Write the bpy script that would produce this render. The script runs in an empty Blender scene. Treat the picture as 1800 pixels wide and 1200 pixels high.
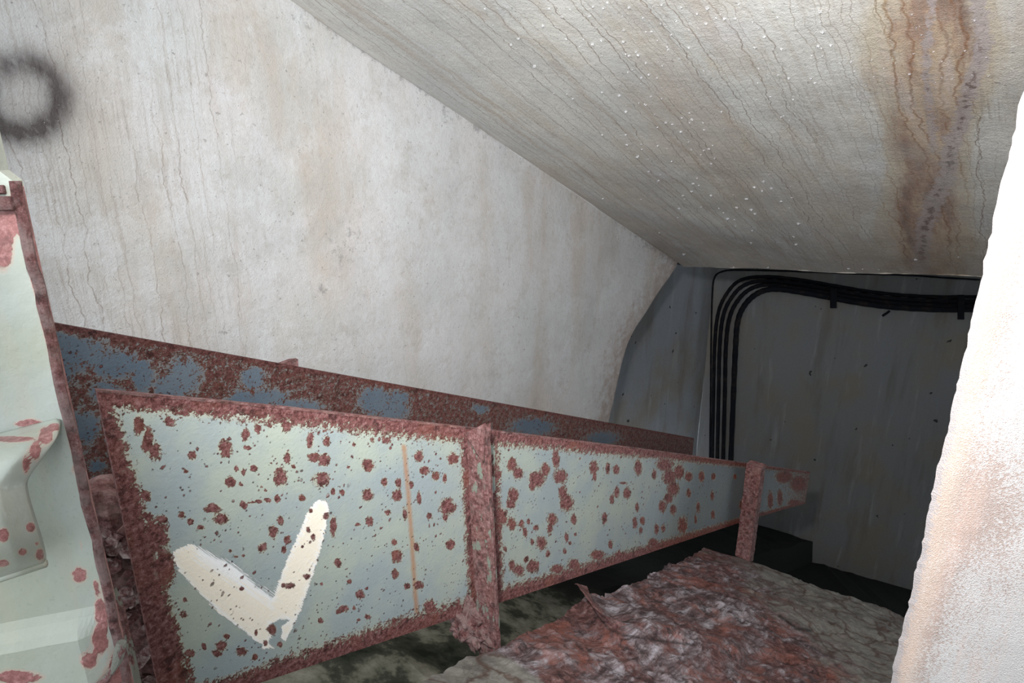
import bpy, bmesh, math, random
from mathutils import Vector, noise as mn
random.seed(7)
sc = bpy.context.scene
C = sc.collection

# ------------------------------------------------------------------ camera frame
F = 1100.0
PITCH = math.atan(F / 3580.0)
CAMZ = 8.8
CAM = Vector((0, 0, CAMZ))
fwd = Vector((0, math.cos(PITCH), -math.sin(PITCH)))
upv = Vector((0, math.sin(PITCH), math.cos(PITCH)))
rgt = Vector((1, 0, 0))

def ray(px, py):
    return rgt * (px - 900) / F + upv * (600 - py) / F + fwd
def P(px, py, depth):
    return CAM + ray(px, py) * depth
def proj(w):
    v = w - CAM
    d = max(v.dot(fwd), 1e-4)
    return 900 + F * v.dot(rgt) / d, 600 - F * v.dot(upv) / d
def hit(px, py, p0, n):
    r = ray(px, py)
    return CAM + r * ((p0 - CAM).dot(n) / r.dot(n))

VPX, VPY = 1780, 860
d3 = ray(VPX, VPY).normalized()                 # the way the sloping shaft runs
X = Vector((d3.x, d3.y, 0)).normalized()        # along the shaft, level
Y = Vector((-X.y, X.x, 0))                      # to the left of it
Z = Vector((0, 0, 1))
SL = d3.z / math.hypot(d3.x, d3.y)              # fall per metre
ANG = math.atan2(X.y, X.x)
def depth_at(px, px0, dep0):
    return dep0 * (VPX - px0) / (VPX - px)
def st(w):
    v = w - CAM
    return v.dot(X), v.dot(Y), v.z
def W(s, t, z):
    return CAM + X * s + Y * t + Z * z

# ------------------------------------------------------------------ object helpers
def smooth(me, on=True):
    for p in me.polygons: p.use_smooth = on

def mesh_obj(name, verts, faces, mat, parent=None, origin=None, rot=None, sm=False, attrs=None, kind=None, mats=None):
    """verts are world positions; they are stored relative to origin / rotation rot about Z"""
    if rot is None: rot = ANG
    if origin is None:
        n = len(verts)
        origin = Vector((sum(v.x for v in verts) / n, sum(v.y for v in verts) / n, min(v.z for v in verts)))
    ca, sa = math.cos(-rot), math.sin(-rot)
    loc = []
    for v in verts:
        q = v - origin
        loc.append((q.x * ca - q.y * sa, q.x * sa + q.y * ca, q.z))
    me = bpy.data.meshes.new(name)
    me.from_pydata(loc, [], faces)
    me.update()
    bm = bmesh.new(); bm.from_mesh(me)
    bmesh.ops.recalc_face_normals(bm, faces=bm.faces)
    bm.to_mesh(me); bm.free()
    smooth(me, sm)
    if attrs:
        for k, vals in attrs.items():
            a = me.attributes.new(k, 'FLOAT', 'POINT')
            a.data.foreach_set('value', vals)
    me.materials.append(mat)
    o = bpy.data.objects.new(name, me)
    C.objects.link(o)
    if parent is None:
        o.location = origin; o.rotation_euler = (0, 0, rot)
    else:
        o.parent = parent
        pr = parent.rotation_euler.z
        rel = origin - parent.location
        c2, s2 = math.cos(-pr), math.sin(-pr)
        o.location = (rel.x * c2 - rel.y * s2, rel.x * s2 + rel.y * c2, rel.z)
        o.rotation_euler = (0, 0, rot - pr)
    if kind: o['kind'] = kind
    return o

def tag(o, label, cat, group=None, kind=None):
    o['label'] = label; o['category'] = cat
    if group: o['group'] = group
    if kind: o['kind'] = kind
    return o

def empty(name, loc, rot=None):
    o = bpy.data.objects.new(name, None); C.objects.link(o)
    o.location = loc; o.rotation_euler = (0, 0, ANG if rot is None else rot)
    o.empty_display_size = .05
    return o

def grid_slab(rows, cols, fn, off):
    """front surface fn(i,j) world point, back surface shifted by off; closed"""
    vs = []
    for i in range(rows):
        for j in range(cols): vs.append(fn(i, j))
    n = len(vs)
    fs = []
    for i in range(rows - 1):
        for j in range(cols - 1):
            a = i * cols + j
            fs.append((a, a + 1, a + cols + 1, a + cols))
    # back: only border verts plus one big sheet of the same border
    border = [j for j in range(cols)] + [i * cols + cols - 1 for i in range(1, rows)] + \
             [(rows - 1) * cols + j for j in range(cols - 2, -1, -1)] + [i * cols for i in range(rows - 2, 0, -1)]
    m = len(border)
    for b in border: vs.append(vs[b] + off)
    for k in range(m):
        k2 = (k + 1) % m
        fs.append((border[k], border[k2], n + k2, n + k))
    fs.append(tuple(n + k for k in range(m)))
    return vs, fs

def prism(poly, off):
    n = len(poly)
    vs = list(poly) + [p + off for p in poly]
    fs = [tuple(range(n)), tuple(range(2 * n - 1, n - 1, -1))]
    for k in range(n):
        fs.append((k, (k + 1) % n, n + (k + 1) % n, n + k))
    return vs, fs

def tube(path, r, seg=10, rfun=None):
    vs, fs = [], []
    n = len(path)
    prev = None
    for i, p in enumerate(path):
        t = (path[min(i + 1, n - 1)] - path[max(i - 1, 0)]).normalized()
        ref = prev if prev is not None else (Vector((0, 0, 1)) if abs(t.z) < .9 else Vector((1, 0, 0)))
        a = (ref - t * ref.dot(t)).normalized(); prev = a
        b = t.cross(a)
        rr = r if rfun is None else rfun(i / (n - 1)) * r
        for k in range(seg):
            th = 2 * math.pi * k / seg
            vs.append(p + (a * math.cos(th) + b * math.sin(th)) * rr)
    for i in range(n - 1):
        for k in range(seg):
            k2 = (k + 1) % seg
            fs.append((i * seg + k, i * seg + k2, (i + 1) * seg + k2, (i + 1) * seg + k))
    fs.append(tuple(range(seg - 1, -1, -1)))
    fs.append(tuple((n - 1) * seg + k for k in range(seg)))
    return vs, fs

def catmull(pts, n=8):
    out = []
    for i in range(len(pts) - 1):
        p0 = pts[max(i - 1, 0)]; p1 = pts[i]; p2 = pts[i + 1]; p3 = pts[min(i + 2, len(pts) - 1)]
        for k in range(n):
            t = k / n
            out.append(.5 * ((2 * p1) + (p2 - p0) * t + (2 * p0 - 5 * p1 + 4 * p2 - p3) * t * t + (3 * p1 - p0 - 3 * p2 + p3) * t ** 3))
    out.append(pts[-1])
    return out

def fbm(v, o=4):
    return mn.fractal(v, 1.0, 2.0, o)

# ------------------------------------------------------------------ node helpers
class NT:
    def __init__(s, name):
        s.m = bpy.data.materials.new(name); s.m.use_nodes = True
        s.t = s.m.node_tree; s.t.nodes.clear()
        s.out = s.t.nodes.new('ShaderNodeOutputMaterial')
        s.b = s.t.nodes.new('ShaderNodeBsdfPrincipled')
        s.t.links.new(s.b.outputs[0], s.out.inputs[0])
        tc = s.t.nodes.new('ShaderNodeTexCoord'); s.obj = tc.outputs['Object']
        sp = s.t.nodes.new('ShaderNodeSeparateXYZ'); s.t.links.new(s.obj, sp.inputs[0])
        s.x, s.y, s.z = sp.outputs
    def put(s, inp, v):
        if isinstance(v, bpy.types.NodeSocket): s.t.links.new(v, inp)
        elif v is not None: inp.default_value = v
    def math(s, op, a, b=None, c=None, clamp=False):
        n = s.t.nodes.new('ShaderNodeMath'); n.operation = op; n.use_clamp = clamp
        s.put(n.inputs[0], a)
        if b is not None: s.put(n.inputs[1], b)
        if c is not None: s.put(n.inputs[2], c)
        return n.outputs[0]
    def add(s, a, b): return s.math('ADD', a, b)
    def sub(s, a, b): return s.math('SUBTRACT', a, b)
    def mul(s, a, b): return s.math('MULTIPLY', a, b)
    def comb(s, a, b, c):
        n = s.t.nodes.new('ShaderNodeCombineXYZ')
        for i, v in enumerate((a, b, c)): s.put(n.inputs[i], v)
        return n.outputs[0]
    def scale(s, vec, sx, sy, sz):
        n = s.t.nodes.new('ShaderNodeVectorMath'); n.operation = 'MULTIPLY'
        s.put(n.inputs[0], vec); n.inputs[1].default_value = (sx, sy, sz)
        return n.outputs[0]
    def vadd(s, a, b):
        n = s.t.nodes.new('ShaderNodeVectorMath'); n.operation = 'ADD'
        s.put(n.inputs[0], a); s.put(n.inputs[1], b)
        return n.outputs[0]
    def noise(s, vec, sc_, det=4, rough=.55, dist=0, color=False):
        n = s.t.nodes.new('ShaderNodeTexNoise')
        s.put(n.inputs['Vector'], vec); n.inputs['Scale'].default_value = sc_
        n.inputs['Detail'].default_value = det; n.inputs['Roughness'].default_value = rough
        n.inputs['Distortion'].default_value = dist
        return n.outputs[1 if color else 0]
    def vor(s, vec, sc_, feat='F1', rnd=1):
        n = s.t.nodes.new('ShaderNodeTexVoronoi'); n.feature = feat
        s.put(n.inputs['Vector'], vec); n.inputs['Scale'].default_value = sc_
        n.inputs['Randomness'].default_value = rnd
        return n
    def step(s, v, lo, hi, a=0., b=1.):
        n = s.t.nodes.new('ShaderNodeMapRange'); n.interpolation_type = 'SMOOTHSTEP'
        s.put(n.inputs[0], v)
        n.inputs[1].default_value = lo; n.inputs[2].default_value = hi
        n.inputs[3].default_value = a; n.inputs[4].default_value = b
        return n.outputs[0]
    def mix(s, f, a, b, mode='MIX'):
        n = s.t.nodes.new('ShaderNodeMix'); n.data_type = 'RGBA'; n.blend_type = mode
        s.put(n.inputs[0], f)
        for i, v in ((6, a), (7, b)):
            if isinstance(v, tuple) and len(v) == 3: v = (*v, 1)
            s.put(n.inputs[i], v)
        return n.outputs[2]
    def ramp(s, f, stops):
        n = s.t.nodes.new('ShaderNodeValToRGB'); s.put(n.inputs[0], f)
        e = n.color_ramp.elements
        while len(e) > 1: e.remove(e[-1])
        e[0].position = stops[0][0]; e[0].color = (*stops[0][1], 1)
        for p, c in stops[1:]:
            q = e.new(p); q.color = (*c, 1)
        return n.outputs[0]
    def attr(s, name):
        n = s.t.nodes.new('ShaderNodeAttribute'); n.attribute_name = name
        return n.outputs['Fac']
    def white(s, v):
        n = s.t.nodes.new('ShaderNodeTexWhiteNoise'); n.noise_dimensions = '1D'
        s.put(n.inputs['W'], v)
        return n.outputs[0]
    def bump(s, h, st_, dist=.01, nrm=None):
        n = s.t.nodes.new('ShaderNodeBump'); n.inputs['Strength'].default_value = st_
        n.inputs['Distance'].default_value = dist
        s.put(n.inputs['Height'], h)
        if nrm is not None: s.put(n.inputs['Normal'], nrm)
        return n.outputs[0]
    def done(s, col, rough, nrm=None, metal=0, spec=.5, coat=None):
        if isinstance(col, tuple) and len(col) == 3: col = (*col, 1)
        s.put(s.b.inputs['Base Color'], col); s.put(s.b.inputs['Roughness'], rough)
        s.b.inputs['Metallic'].default_value = metal
        s.put(s.b.inputs['Specular IOR Level'], spec)
        if nrm is not None: s.put(s.b.inputs['Normal'], nrm)
        return s.m
    def lines(s, u, v, freq, amp, wid, seed, dens=.5, wf=3.0):
        """thin wandering run-off lines along v"""
        wv = s.comb(s.mul(u, 1.5), s.mul(v, wf), seed)
        wob = s.mul(s.sub(s.noise(wv, 1.0, 5, .65), .5), amp)
        uu = s.add(s.mul(s.add(u, wob), freq), seed * 3.1)
        cell = s.math('FLOOR', uu)
        fr = s.sub(s.math('FRACT', uu), .5)
        r1 = s.white(s.add(cell, seed)); r2 = s.white(s.add(cell, seed + 57.3))
        dd = s.math('ABSOLUTE', s.sub(fr, s.mul(s.sub(r1, .5), .7)))
        ln = s.step(dd, 0, wid, 1, 0)
        gate = s.step(s.add(r2, s.mul(s.sub(s.noise(s.comb(s.mul(cell, 7.7), s.mul(v, 1.3), seed), 1, 2), .5), 1.2)), 1 - dens - .1, 1 - dens + .25)
        return s.mul(ln, gate)

RD = (.050, .018, .017); RM = (.20, .072, .066); RL = (.50, .29, .28); RO = (.40, .13, .07)
def rust_color(n, vec, big=6, fine=60, orange=.5):
    a = n.noise(vec, fine, 8, .8)
    b = n.noise(vec, big, 4, .6)
    c = n.ramp(a, [(.34, RD), (.43, (.15, .052, .048)), (.49, (.27, .105, .10)), (.55, (.37, .17, .165)), (.64, (.58, .36, .35))])
    c = n.mix(n.mul(n.step(b, .5, .68), orange * .6), c, RO)
    c = n.mix(n.mul(n.step(n.noise(vec, fine * .3, 6, .75), .53, .62), .75), c, RD)
    c = n.mix(n.mul(n.step(n.noise(n.vadd(vec, (7., 3., 1.)), fine * .6, 6, .8), .56, .66), .6), c, (.42, .22, .20))
    return c, a

# ------------------------------------------------------------------ materials
def whitewash(name, uax, vax, seed, tint=(.74, .735, .72), ring=False, stain=False, lines=True, warm=.5, mould=False, darkline=1.):
    n = NT(name)
    ax = dict(x=n.x, y=n.y, z=n.z)
    u, v = ax[uax], ax[vax]
    streakv = n.comb(n.mul(u, 9.), n.mul(v, .8), seed)
    s1 = n.noise(streakv, 1.0, 6, .62)
    s2 = n.noise(n.comb(n.mul(u, 2.2), n.mul(v, .5), seed + 4), 1., 4, .5)
    s3 = n.noise(n.comb(n.mul(u, 40.), n.mul(v, 2.5), seed + 9), 1., 5, .6)
    cl = n.noise(n.obj, 2.2, 6, .6)
    fine = n.noise(n.obj, 160, 4, .7)
    g = n.attr('streak') if mould else 1.
    col = n.mix(n.step(cl, .35, .7), tint, (.66, .68, .68))
    col = n.mix(n.mul(n.step(s2, .48, .68), warm), col, (.60, .50, .40))
    col = n.mix(n.mul(g, n.mul(n.step(s1, .5, .75), .55)), col, (.52, .45, .38))
    col = n.mix(n.mul(g, n.mul(n.step(s3, .52, .8), .45)), col, (.44, .38, .33))
    col = n.mix(n.mul(n.step(n.noise(n.obj, 5.5, 6, .65), .60, .78), .35), col, (.40, .37, .33))
    col = n.mix(n.mul(n.step(n.noise(n.vadd(n.obj, (3.3, 1.2, 5.)), 3.1, 5, .6), .55, .75), .5), col, (.78, .78, .82))
    if lines:
        l1 = n.lines(u, v, 19., .13, .06, seed + 1, .48)
        l2 = n.lines(u, v, 46., .07, .09, seed + 2, .45, 5.)
        l3 = n.lines(u, v, 7., .16, .16, seed + 3, .35)
        col = n.mix(n.mul(g, n.mul(l3, .28 * darkline)), col, (.42, .30, .20))
        col = n.mix(n.mul(g, n.mul(n.mul(l1, n.step(n.noise(n.obj, 40, 4, .7), .35, .55, .35, 1.)), .78 * darkline)), col, (.22, .15, .11))
        col = n.mix(n.mul(g, n.mul(l2, .50 * darkline)), col, (.27, .20, .16))
    if stain:
        f = n.attr('stain')
        wob = n.sub(n.noise(n.comb(n.mul(u, 7.), n.mul(v, 2.2), 3.), 1., 6, .7), .5)
        k = n.step(n.add(n.add(f, n.mul(wob, 1.5)), n.mul(n.sub(n.noise(n.obj, 9, 7, .8), .5), 1.3)), .15, .85)
        bc = n.ramp(n.noise(n.comb(n.mul(u, 10.), n.mul(v, 1.6), 8.), 1., 5, .65), [(.36, (.20, .10, .06)), (.46, (.38, .21, .13)), (.54, (.58, .42, .27)), (.66, (.66, .52, .46))])
        col = n.mix(n.mul(k, .82), col, bc)
        l4 = n.lines(u, v, 22., .16, .12, 31., .75)
        col = n.mix(n.mul(n.mul(l4, n.step(f, .02, .4)), .7), col, (.27, .12, .05))
        yel = n.step(n.add(f, n.mul(wob, 1.)), .0, .35)
        col = n.mix(n.mul(n.mul(yel, n.math('SUBTRACT', 1., k)), .45), col, (.55, .42, .22))
        c = n.attr('crust')
        kc = n.step(n.add(c, n.mul(n.sub(n.noise(n.obj, 30, 7, .8), .5), 2.4)), .30, .55)
        col = n.mix(n.mul(kc, .75), col, n.mix(fine, (.30, .24, .24), (.72, .66, .68)))
        kd = n.step(n.add(c, n.mul(n.sub(n.noise(n.obj, 24, 7, .8), .5), 2.6)), .80, .98)
        col = n.mix(n.mul(kd, .75), col, (.14, .08, .07))
        lo = n.attr('damp')
        col = n.mix(n.mul(n.step(n.add(lo, n.mul(n.sub(n.noise(n.comb(n.mul(u, 7.), n.mul(v, 4.), 2.), 1., 6, .7), .5), 1.2)), .25, 1.), .6), col, (.25, .19, .14))
    if mould:
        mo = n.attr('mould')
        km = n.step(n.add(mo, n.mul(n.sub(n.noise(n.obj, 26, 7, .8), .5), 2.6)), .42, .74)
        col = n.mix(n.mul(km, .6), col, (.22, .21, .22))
        cl2 = n.noise(n.vadd(n.obj, (2., 8., 4.)), 9., 8, .8)
        col = n.mix(n.mul(n.step(cl2, .50, .62), .30), col, (.50, .47, .42))
        col = n.mix(n.mul(n.step(n.noise(n.vadd(n.obj, (5., 8., 4.)), 4., 7, .75), .50, .60), .45), col, (.80, .82, .84))
        rr = n.attr('edge')
        kr = n.step(n.add(rr, n.mul(n.sub(n.noise(n.obj, 16, 6, .75), .5), 1.5)), .45, 1.)
        col = n.mix(n.mul(kr, .65), col, (.30, .17, .10))
    st3 = n.noise(n.comb(n.mul(u, 110.), n.mul(v, 3.5), seed + 19), 1., 5, .7)
    col = n.mix(n.mul(n.mul(n.step(st3, .47, .70), n.mul(g, n.step(n.noise(n.obj, 3., 4, .6), .4, .6))), .55), col, (.40, .35, .31))
    col = n.mix(n.mul(n.step(n.noise(n.comb(n.mul(u, 24.), n.mul(v, 1.6), seed + 23), 1., 7, .75), .54, .68), n.mul(g, .30)), col, (.44, .37, .31))
    col = n.mix(n.mul(n.step(n.noise(n.comb(n.mul(u, 3.2), n.mul(v, .9), seed + 33), 1., 6, .65), .50, .66), .42), col, (.56, .47, .38))
    col = n.mix(n.mul(n.step(n.noise(n.comb(n.mul(u, 2.), n.mul(v, 1.4), seed + 43), 1., 6, .7), .52, .64), .35), col, (.52, .52, .50))
    col = n.mix(n.mul(n.step(n.noise(n.vadd(n.obj, (6., 6., 6.)), 6., 8, .8), .54, .64), .32), col, (.47, .43, .39))
    col = n.mix(n.mul(n.step(n.noise(n.obj, 45, 7, .8), .52, .68), .30), col, (.38, .35, .33))
    sp = n.step(n.noise(n.obj, 60, 3, .6), .66, .70)
    col = n.mix(n.mul(sp, .45), col, (.16, .13, .12))
    col = n.mix(n.mul(n.sub(fine, .35), .5), col, (.42, .39, .36))
    if ring:
        r = n.attr('ring_dark')
        kk = n.mul(r, n.add(.55, n.mul(n.noise(n.comb(n.mul(u, 30.), n.mul(v, 7.), 3.), 1., 6, .7), .9)))
        col = n.mix(n.math('MINIMUM', n.mul(kk, 1.), .93), col, (.055, .04, .04))
    h = n.add(n.mul(n.noise(n.obj, 230, 3, .7), .5), n.mul(n.noise(n.obj, 35, 5, .65), 1.))
    h = n.add(h, n.mul(s1, .3))
    nr = n.bump(h, .6, .007)
    wet = n.step(n.noise(n.obj, 300, 2, .5), .58, .64)
    return n.done(col, n.sub(.55, n.mul(wet, .3)), nr, spec=.4)

def plaster_bright():
    n = NT('frosted_limewash')
    a = n.noise(n.obj, 250, 4, .8)
    fl = n.vor(n.obj, 500).outputs['Distance']
    s1 = n.noise(n.scale(n.obj, 14, 14, 1.6), 1., 6, .65)
    big = n.noise(n.scale(n.obj, 8, 8, 3.), 1., 5, .6)
    col = n.mix(n.step(n.add(a, n.mul(n.sub(big, .5), .9)), .42, .56), (.42, .33, .295), (.57, .54, .53))
    col = n.mix(n.mul(n.step(s1, .52, .72), .55), col, (.66, .46, .38))
    ln = n.lines(n.x, n.z, 9., .12, .07, 5., .5, 5.)
    col = n.mix(n.mul(ln, .75), col, (.52, .36, .29))
    col = n.mix(n.mul(n.step(n.noise(n.scale(n.obj, 10, 10, 5), 1., 6, .7), .66, .70), .5), col, (.60, .43, .36))
    e = n.attr('rim')
    col = n.mix(n.mul(n.step(e, .45, .8), .6), col, (.64, .49, .40))
    col = n.mix(n.step(n.add(e, n.mul(n.sub(a, .5), .6)), .86, .95), col, (.42, .38, .38))
    h = n.add(n.mul(a, 1.), n.mul(fl, .8))
    return n.done(col, .55, n.bump(h, .5, .004), spec=.4)

def raw_concrete(name, seed=0., tint=(.31, .32, .335)):
    n = NT(name)
    u = n.y; v = n.z
    s1 = n.noise(n.comb(n.mul(n.x, 5.), n.mul(u, 5.), n.mul(v, .7)), 1., 6, .6)
    b = n.noise(n.vadd(n.obj, (seed, seed, 0.)), 1.3, 6, .6)
    col = n.mix(n.step(b, .4, .66), tint, (.34, .31, .26))
    col = n.mix(n.mul(n.step(s1, .5, .72), .6), col, (.22, .195, .17))
    col = n.mix(n.mul(n.step(n.noise(n.comb(n.mul(n.x, 9.), n.mul(u, 9.), n.mul(v, 1.2)), 1., 4, .6), .56, .75), .5), col, (.54, .53, .56))
    col = n.mix(n.step(n.noise(n.obj, 9, 2, .5), .73, .75), col, (.05, .05, .05))
    col = n.mix(n.mul(n.noise(n.obj, 60, 4, .7), .35), col, (.12, .12, .12))
    return n.done(col, .8, n.bump(n.noise(n.obj, 30, 6, .7), .4, .01), spec=.25)

def plate_mat(name, paint, paint2, darkpaint=False):
    """painted steel with rust; needs attribute rust (and check / brush / run)"""
    n = NT(name)
    f = n.attr('rust')
    w1 = n.sub(n.noise(n.obj, 62, 7, .75), .5)
    w2 = n.sub(n.noise(n.obj, 230, 5, .75), .5)
    ff = n.add(f, n.add(n.mul(w1, 2.9), n.mul(w2, 1.9)))
    k = n.step(ff, .44, .54)
    # tiny pin spots
    vo = n.vor(n.obj, 95)
    pin = n.mul(n.step(n.add(vo.outputs['Distance'], n.mul(w2, .5)), .10, .2, 1, 0), n.step(n.noise(n.obj, 22, 3, .6), .49, .56))
    vo2 = n.vor(n.vadd(n.obj, (3., 1., 2.)), 42)
    pin2 = n.mul(n.step(n.add(vo2.outputs['Distance'], n.mul(w1, .9)), .09, .14, 1, 0), n.step(n.noise(n.vadd(n.obj, (9., 1., 2.)), 11, 3, .6), .47, .55))
    k = n.math('MAXIMUM', k, n.math('MAXIMUM', n.mul(pin, .85), pin2))
    rc, ra = rust_color(n, n.obj, 9, 100, .55)
    if darkpaint: rc = n.mix(1., rc, (.55, .50, .48), 'MULTIPLY')
    pn = n.noise(n.obj, 5, 5, .6)
    pc = n.mix(n.step(pn, .38, .66), paint, paint2)
    pc = n.mix(n.mul(n.noise(n.obj, 70, 4, .7), .25), pc, tuple(c * .75 for c in paint))
    if not darkpaint:
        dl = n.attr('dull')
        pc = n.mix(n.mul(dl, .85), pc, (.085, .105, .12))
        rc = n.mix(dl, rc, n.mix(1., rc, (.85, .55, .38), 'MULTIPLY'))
    # yellowish halo round the scabs
    halo = n.step(n.add(f, n.mul(w1, .9)), .18, .46)
    pc = n.mix(n.mul(halo, .5), pc, tuple(c * .8 + d * .2 for c, d in zip(paint2, (.6, .35, .1))))
    run = n.attr('run')
    pc = n.mix(n.mul(n.step(n.add(run, n.mul(w1, .9)), .1, 1.), .75), pc, (.38, .19, .09))
    ck = n.attr('check')
    br = n.attr('brush')
    bs = n.attr('stroke')
    lines_ = n.noise(n.comb(n.mul(bs, 1.), n.mul(n.x, 9.), n.mul(n.z, 9.)), 1., 5, .7)
    edge = n.add(ck, n.add(n.mul(w1, 1.1), n.mul(n.sub(lines_, .5), n.add(1.2, n.mul(br, 6.)))))
    kc = n.step(n.sub(edge, n.mul(br, .1)), -.02, .12)
    cc = n.mix(n.step(n.sub(n.add(ck, n.mul(n.sub(lines_, .5), 4.)), n.mul(br, 1.5)), -.4, 1.), (.90, .91, .92), (.90, .83, .70))
    pc = n.mix(kc, pc, cc)
    # rust that breaks through the white mark is reduced
    k = n.mul(k, n.math('SUBTRACT', 1., n.mul(n.mul(kc, n.step(ff, .5, .9, 1, 0)), .15)))
    col = n.mix(k, pc, rc)
    rim = n.mul(n.step(ff, .36, .46), n.step(ff, .48, .6, 1, 0))
    col = n.mix(n.mul(rim, .55), col, (.30, .13, .06))
    h = n.add(n.mul(k, n.add(.3, n.mul(ra, 3.2))), n.mul(n.noise(n.obj, 130, 4, .65), .35))
    h = n.add(h, n.mul(kc, .12))
    nr = n.bump(h, .9, .004)
    wet = n.step(n.noise(n.obj, 260, 2, .5), .56, .62)
    ro = n.math('SUBTRACT', n.add(.58, n.mul(k, .1)), n.mul(wet, .30))
    return n.done(col, ro, nr, spec=.3)

def rust_mat(name, lighter=.0, paint=None, amt=.55, big=7, pale=(.50, .36, .34)):
    n = NT(name)
    rc, ra = rust_color(n, n.obj, big, 70, .5)
    if lighter:
        rc = n.mix(n.mul(n.step(n.noise(n.obj, 28, 5, .7), .42, .60), lighter), rc, pale)
    h = n.add(n.mul(ra, 2.5), n.mul(n.noise(n.obj, 30, 5, .7), 1.5))
    if paint:
        k = n.step(n.noise(n.scale(n.obj, 1, 1, .45), 28, 5, .65), amt, amt + .04)
        rc = n.mix(k, rc, paint)
    ro = n.sub(.75, n.mul(n.step(n.noise(n.obj, 200, 2), .6, .68), .4))
    return n.done(rc, ro, n.bump(h, 1., .006), spec=.5)

def door_mat(name='pale_green_door_paint', ro=.45):
    n = NT(name)
    f = n.attr('rust')
    w1 = n.sub(n.noise(n.obj, 45, 6, .7), .5)
    ff = n.add(f, n.mul(w1, 1.1))
    k = n.step(ff, .46, .56)
    rc, ra = rust_color(n, n.obj, 14, 140, .5)
    rc = n.mix(.35, rc, (.50, .22, .20))
    pc = n.mix(n.step(n.noise(n.obj, 5, 4, .6), .35, .7), (.42, .44, .355), (.44, .48, .46))
    pc = n.mix(n.mul(n.step(n.noise(n.scale(n.obj, 30, 30, 3), 1., 5, .6), .5, .75), .3), pc, (.50, .44, .32))
    pc = n.mix(n.mul(n.noise(n.obj, 220, 3, .7), .25), pc, (.38, .38, .33))
    halo = n.step(ff, .2, .46)
    pc = n.mix(n.mul(halo, .45), pc, (.58, .36, .28))
    col = n.mix(k, pc, rc)
    h = n.add(n.mul(k, n.add(.4, ra)), n.mul(n.noise(n.obj, 120, 4, .6), .5))
    wet = n.step(n.noise(n.obj, 190, 2, .5), .62, .68)
    return n.done(col, n.sub(ro, n.mul(wet, ro * .5)), n.bump(h, .4, .003), spec=.5)

def ledge_mat():
    n = NT('rust_crusted_concrete')
    f = n.attr('crust')
    a = n.noise(n.obj, 40, 8, .8)
    b = n.noise(n.obj, 3.2, 7, .75, .4)
    st_ = n.noise(n.scale(n.obj, 9, 30, 9), 1., 6, .7, .6)
    rust = n.ramp(a, [(.3, (.05, .022, .02)), (.44, (.12, .05, .045)), (.52, (.24, .11, .10)), (.60, (.33, .20, .19)), (.70, (.50, .40, .41))])
    rust = n.mix(n.mul(n.step(b, .44, .56), .85), rust, n.ramp(st_, [(.38, (.06, .04, .045)), (.47, (.20, .15, .16)), (.53, (.36, .31, .33)), (.62, (.68, .64, .70))]))
    rust = n.mix(n.mul(n.step(n.noise(n.vadd(n.obj, (4., 0., 0.)), 5, 7, .75), .52, .60), .55), rust, (.38, .13, .09))
    rust = n.mix(n.mul(n.step(n.noise(n.obj, 16, 7, .8), .53, .60), .8), rust, (.04, .022, .022))
    con = n.ramp(n.noise(n.obj, 12, 6, .7), [(.3, (.13, .115, .10)), (.5, (.32, .30, .27)), (.7, (.44, .42, .38))])
    cr = n.vor(n.vadd(n.obj, n.scale(n.noise(n.obj, 8, 4, .6, color=True), .12, .12, .12)), 6, 'DISTANCE_TO_EDGE').outputs[0]
    con = n.mix(n.mul(n.step(cr, .0, .07, 1, 0), .8), con, (.13, .07, .05))
    k = n.step(n.add(f, n.mul(n.sub(n.noise(n.obj, 7, 6, .7), .5), 1.6)), .3, .7)
    col = n.mix(k, con, rust)
    col = n.mix(n.attr('crack'), col, (.02, .012, .012))
    h = n.add(n.mul(a, 1.2), n.mul(st_, .8))
    return n.done(col, .6, n.bump(h, .9, .012), spec=.45)

def cable_mat():
    n = NT('black_cable_rubber')
    col = n.mix(n.step(n.noise(n.obj, 12, 4, .6), .5, .7), (.008, .009, .014), (.025, .02, .018))
    return n.done(col, .7, n.bump(n.noise(n.obj, 60, 3), .3, .004), spec=.2)

def water_mat():
    n = NT('clear_water')
    n.b.inputs['Transmission Weight'].default_value = .75
    n.b.inputs['IOR'].default_value = 1.33
    return n.done((.95, .96, .98), .06, None, spec=.8)

def dark_floor():
    n = NT('dirty_floor_painted_shade')
    b = n.noise(n.obj, 3.5, 6, .65)
    col = n.ramp(b, [(.38, (.035, .04, .03)), (.5, (.10, .105, .08)), (.55, (.26, .26, .20)), (.68, (.50, .48, .40))])
    col = n.mix(n.step(n.x, -2.5, -1.7), col, (.022, .024, .022))  # farther floor goes near black: shade painted into the colour
    return n.done(col, .9, n.bump(n.noise(n.obj, 20, 6, .7), .3, .02), spec=.1)

M_wall = whitewash('stained_whitewash', 'x', 'z', 2., tint=(.76, .755, .765), ring=True, mould=True, warm=.5, darkline=.9)
M_ceil = whitewash('dripping_ceiling_whitewash', 'y', 'x', 11., tint=(.82, .81, .76), stain=True, warm=.45, darkline=1.15)
M_pillar = plaster_bright()
M_back = raw_concrete('raw_grey_concrete')
M_back2 = raw_concrete('raw_blue_grey_concrete', 5., (.37, .395, .43))
M_front = plate_mat('pale_green_rusted_steel', (.31, .365, .38), (.40, .445, .38))
M_rear = plate_mat('blue_grey_rusted_steel', (.085, .12, .16), (.12, .15, .18), True)
M_rust = rust_mat('red_rust', .35)
M_rustbar = rust_mat('rust_with_green_paint', .25, (.36, .40, .33), .56)
M_flake = rust_mat('flaking_rust', 1., pale=(.74, .60, .58))
M_flake_d = rust_mat('dark_flaking_rust', .3)
M_core = rust_mat('scaly_rust', .6, pale=(.55, .36, .33))
M_door = door_mat()
M_wetdoor = door_mat('wet_pale_green_paint', .24)
M_ledge = ledge_mat()
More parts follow.
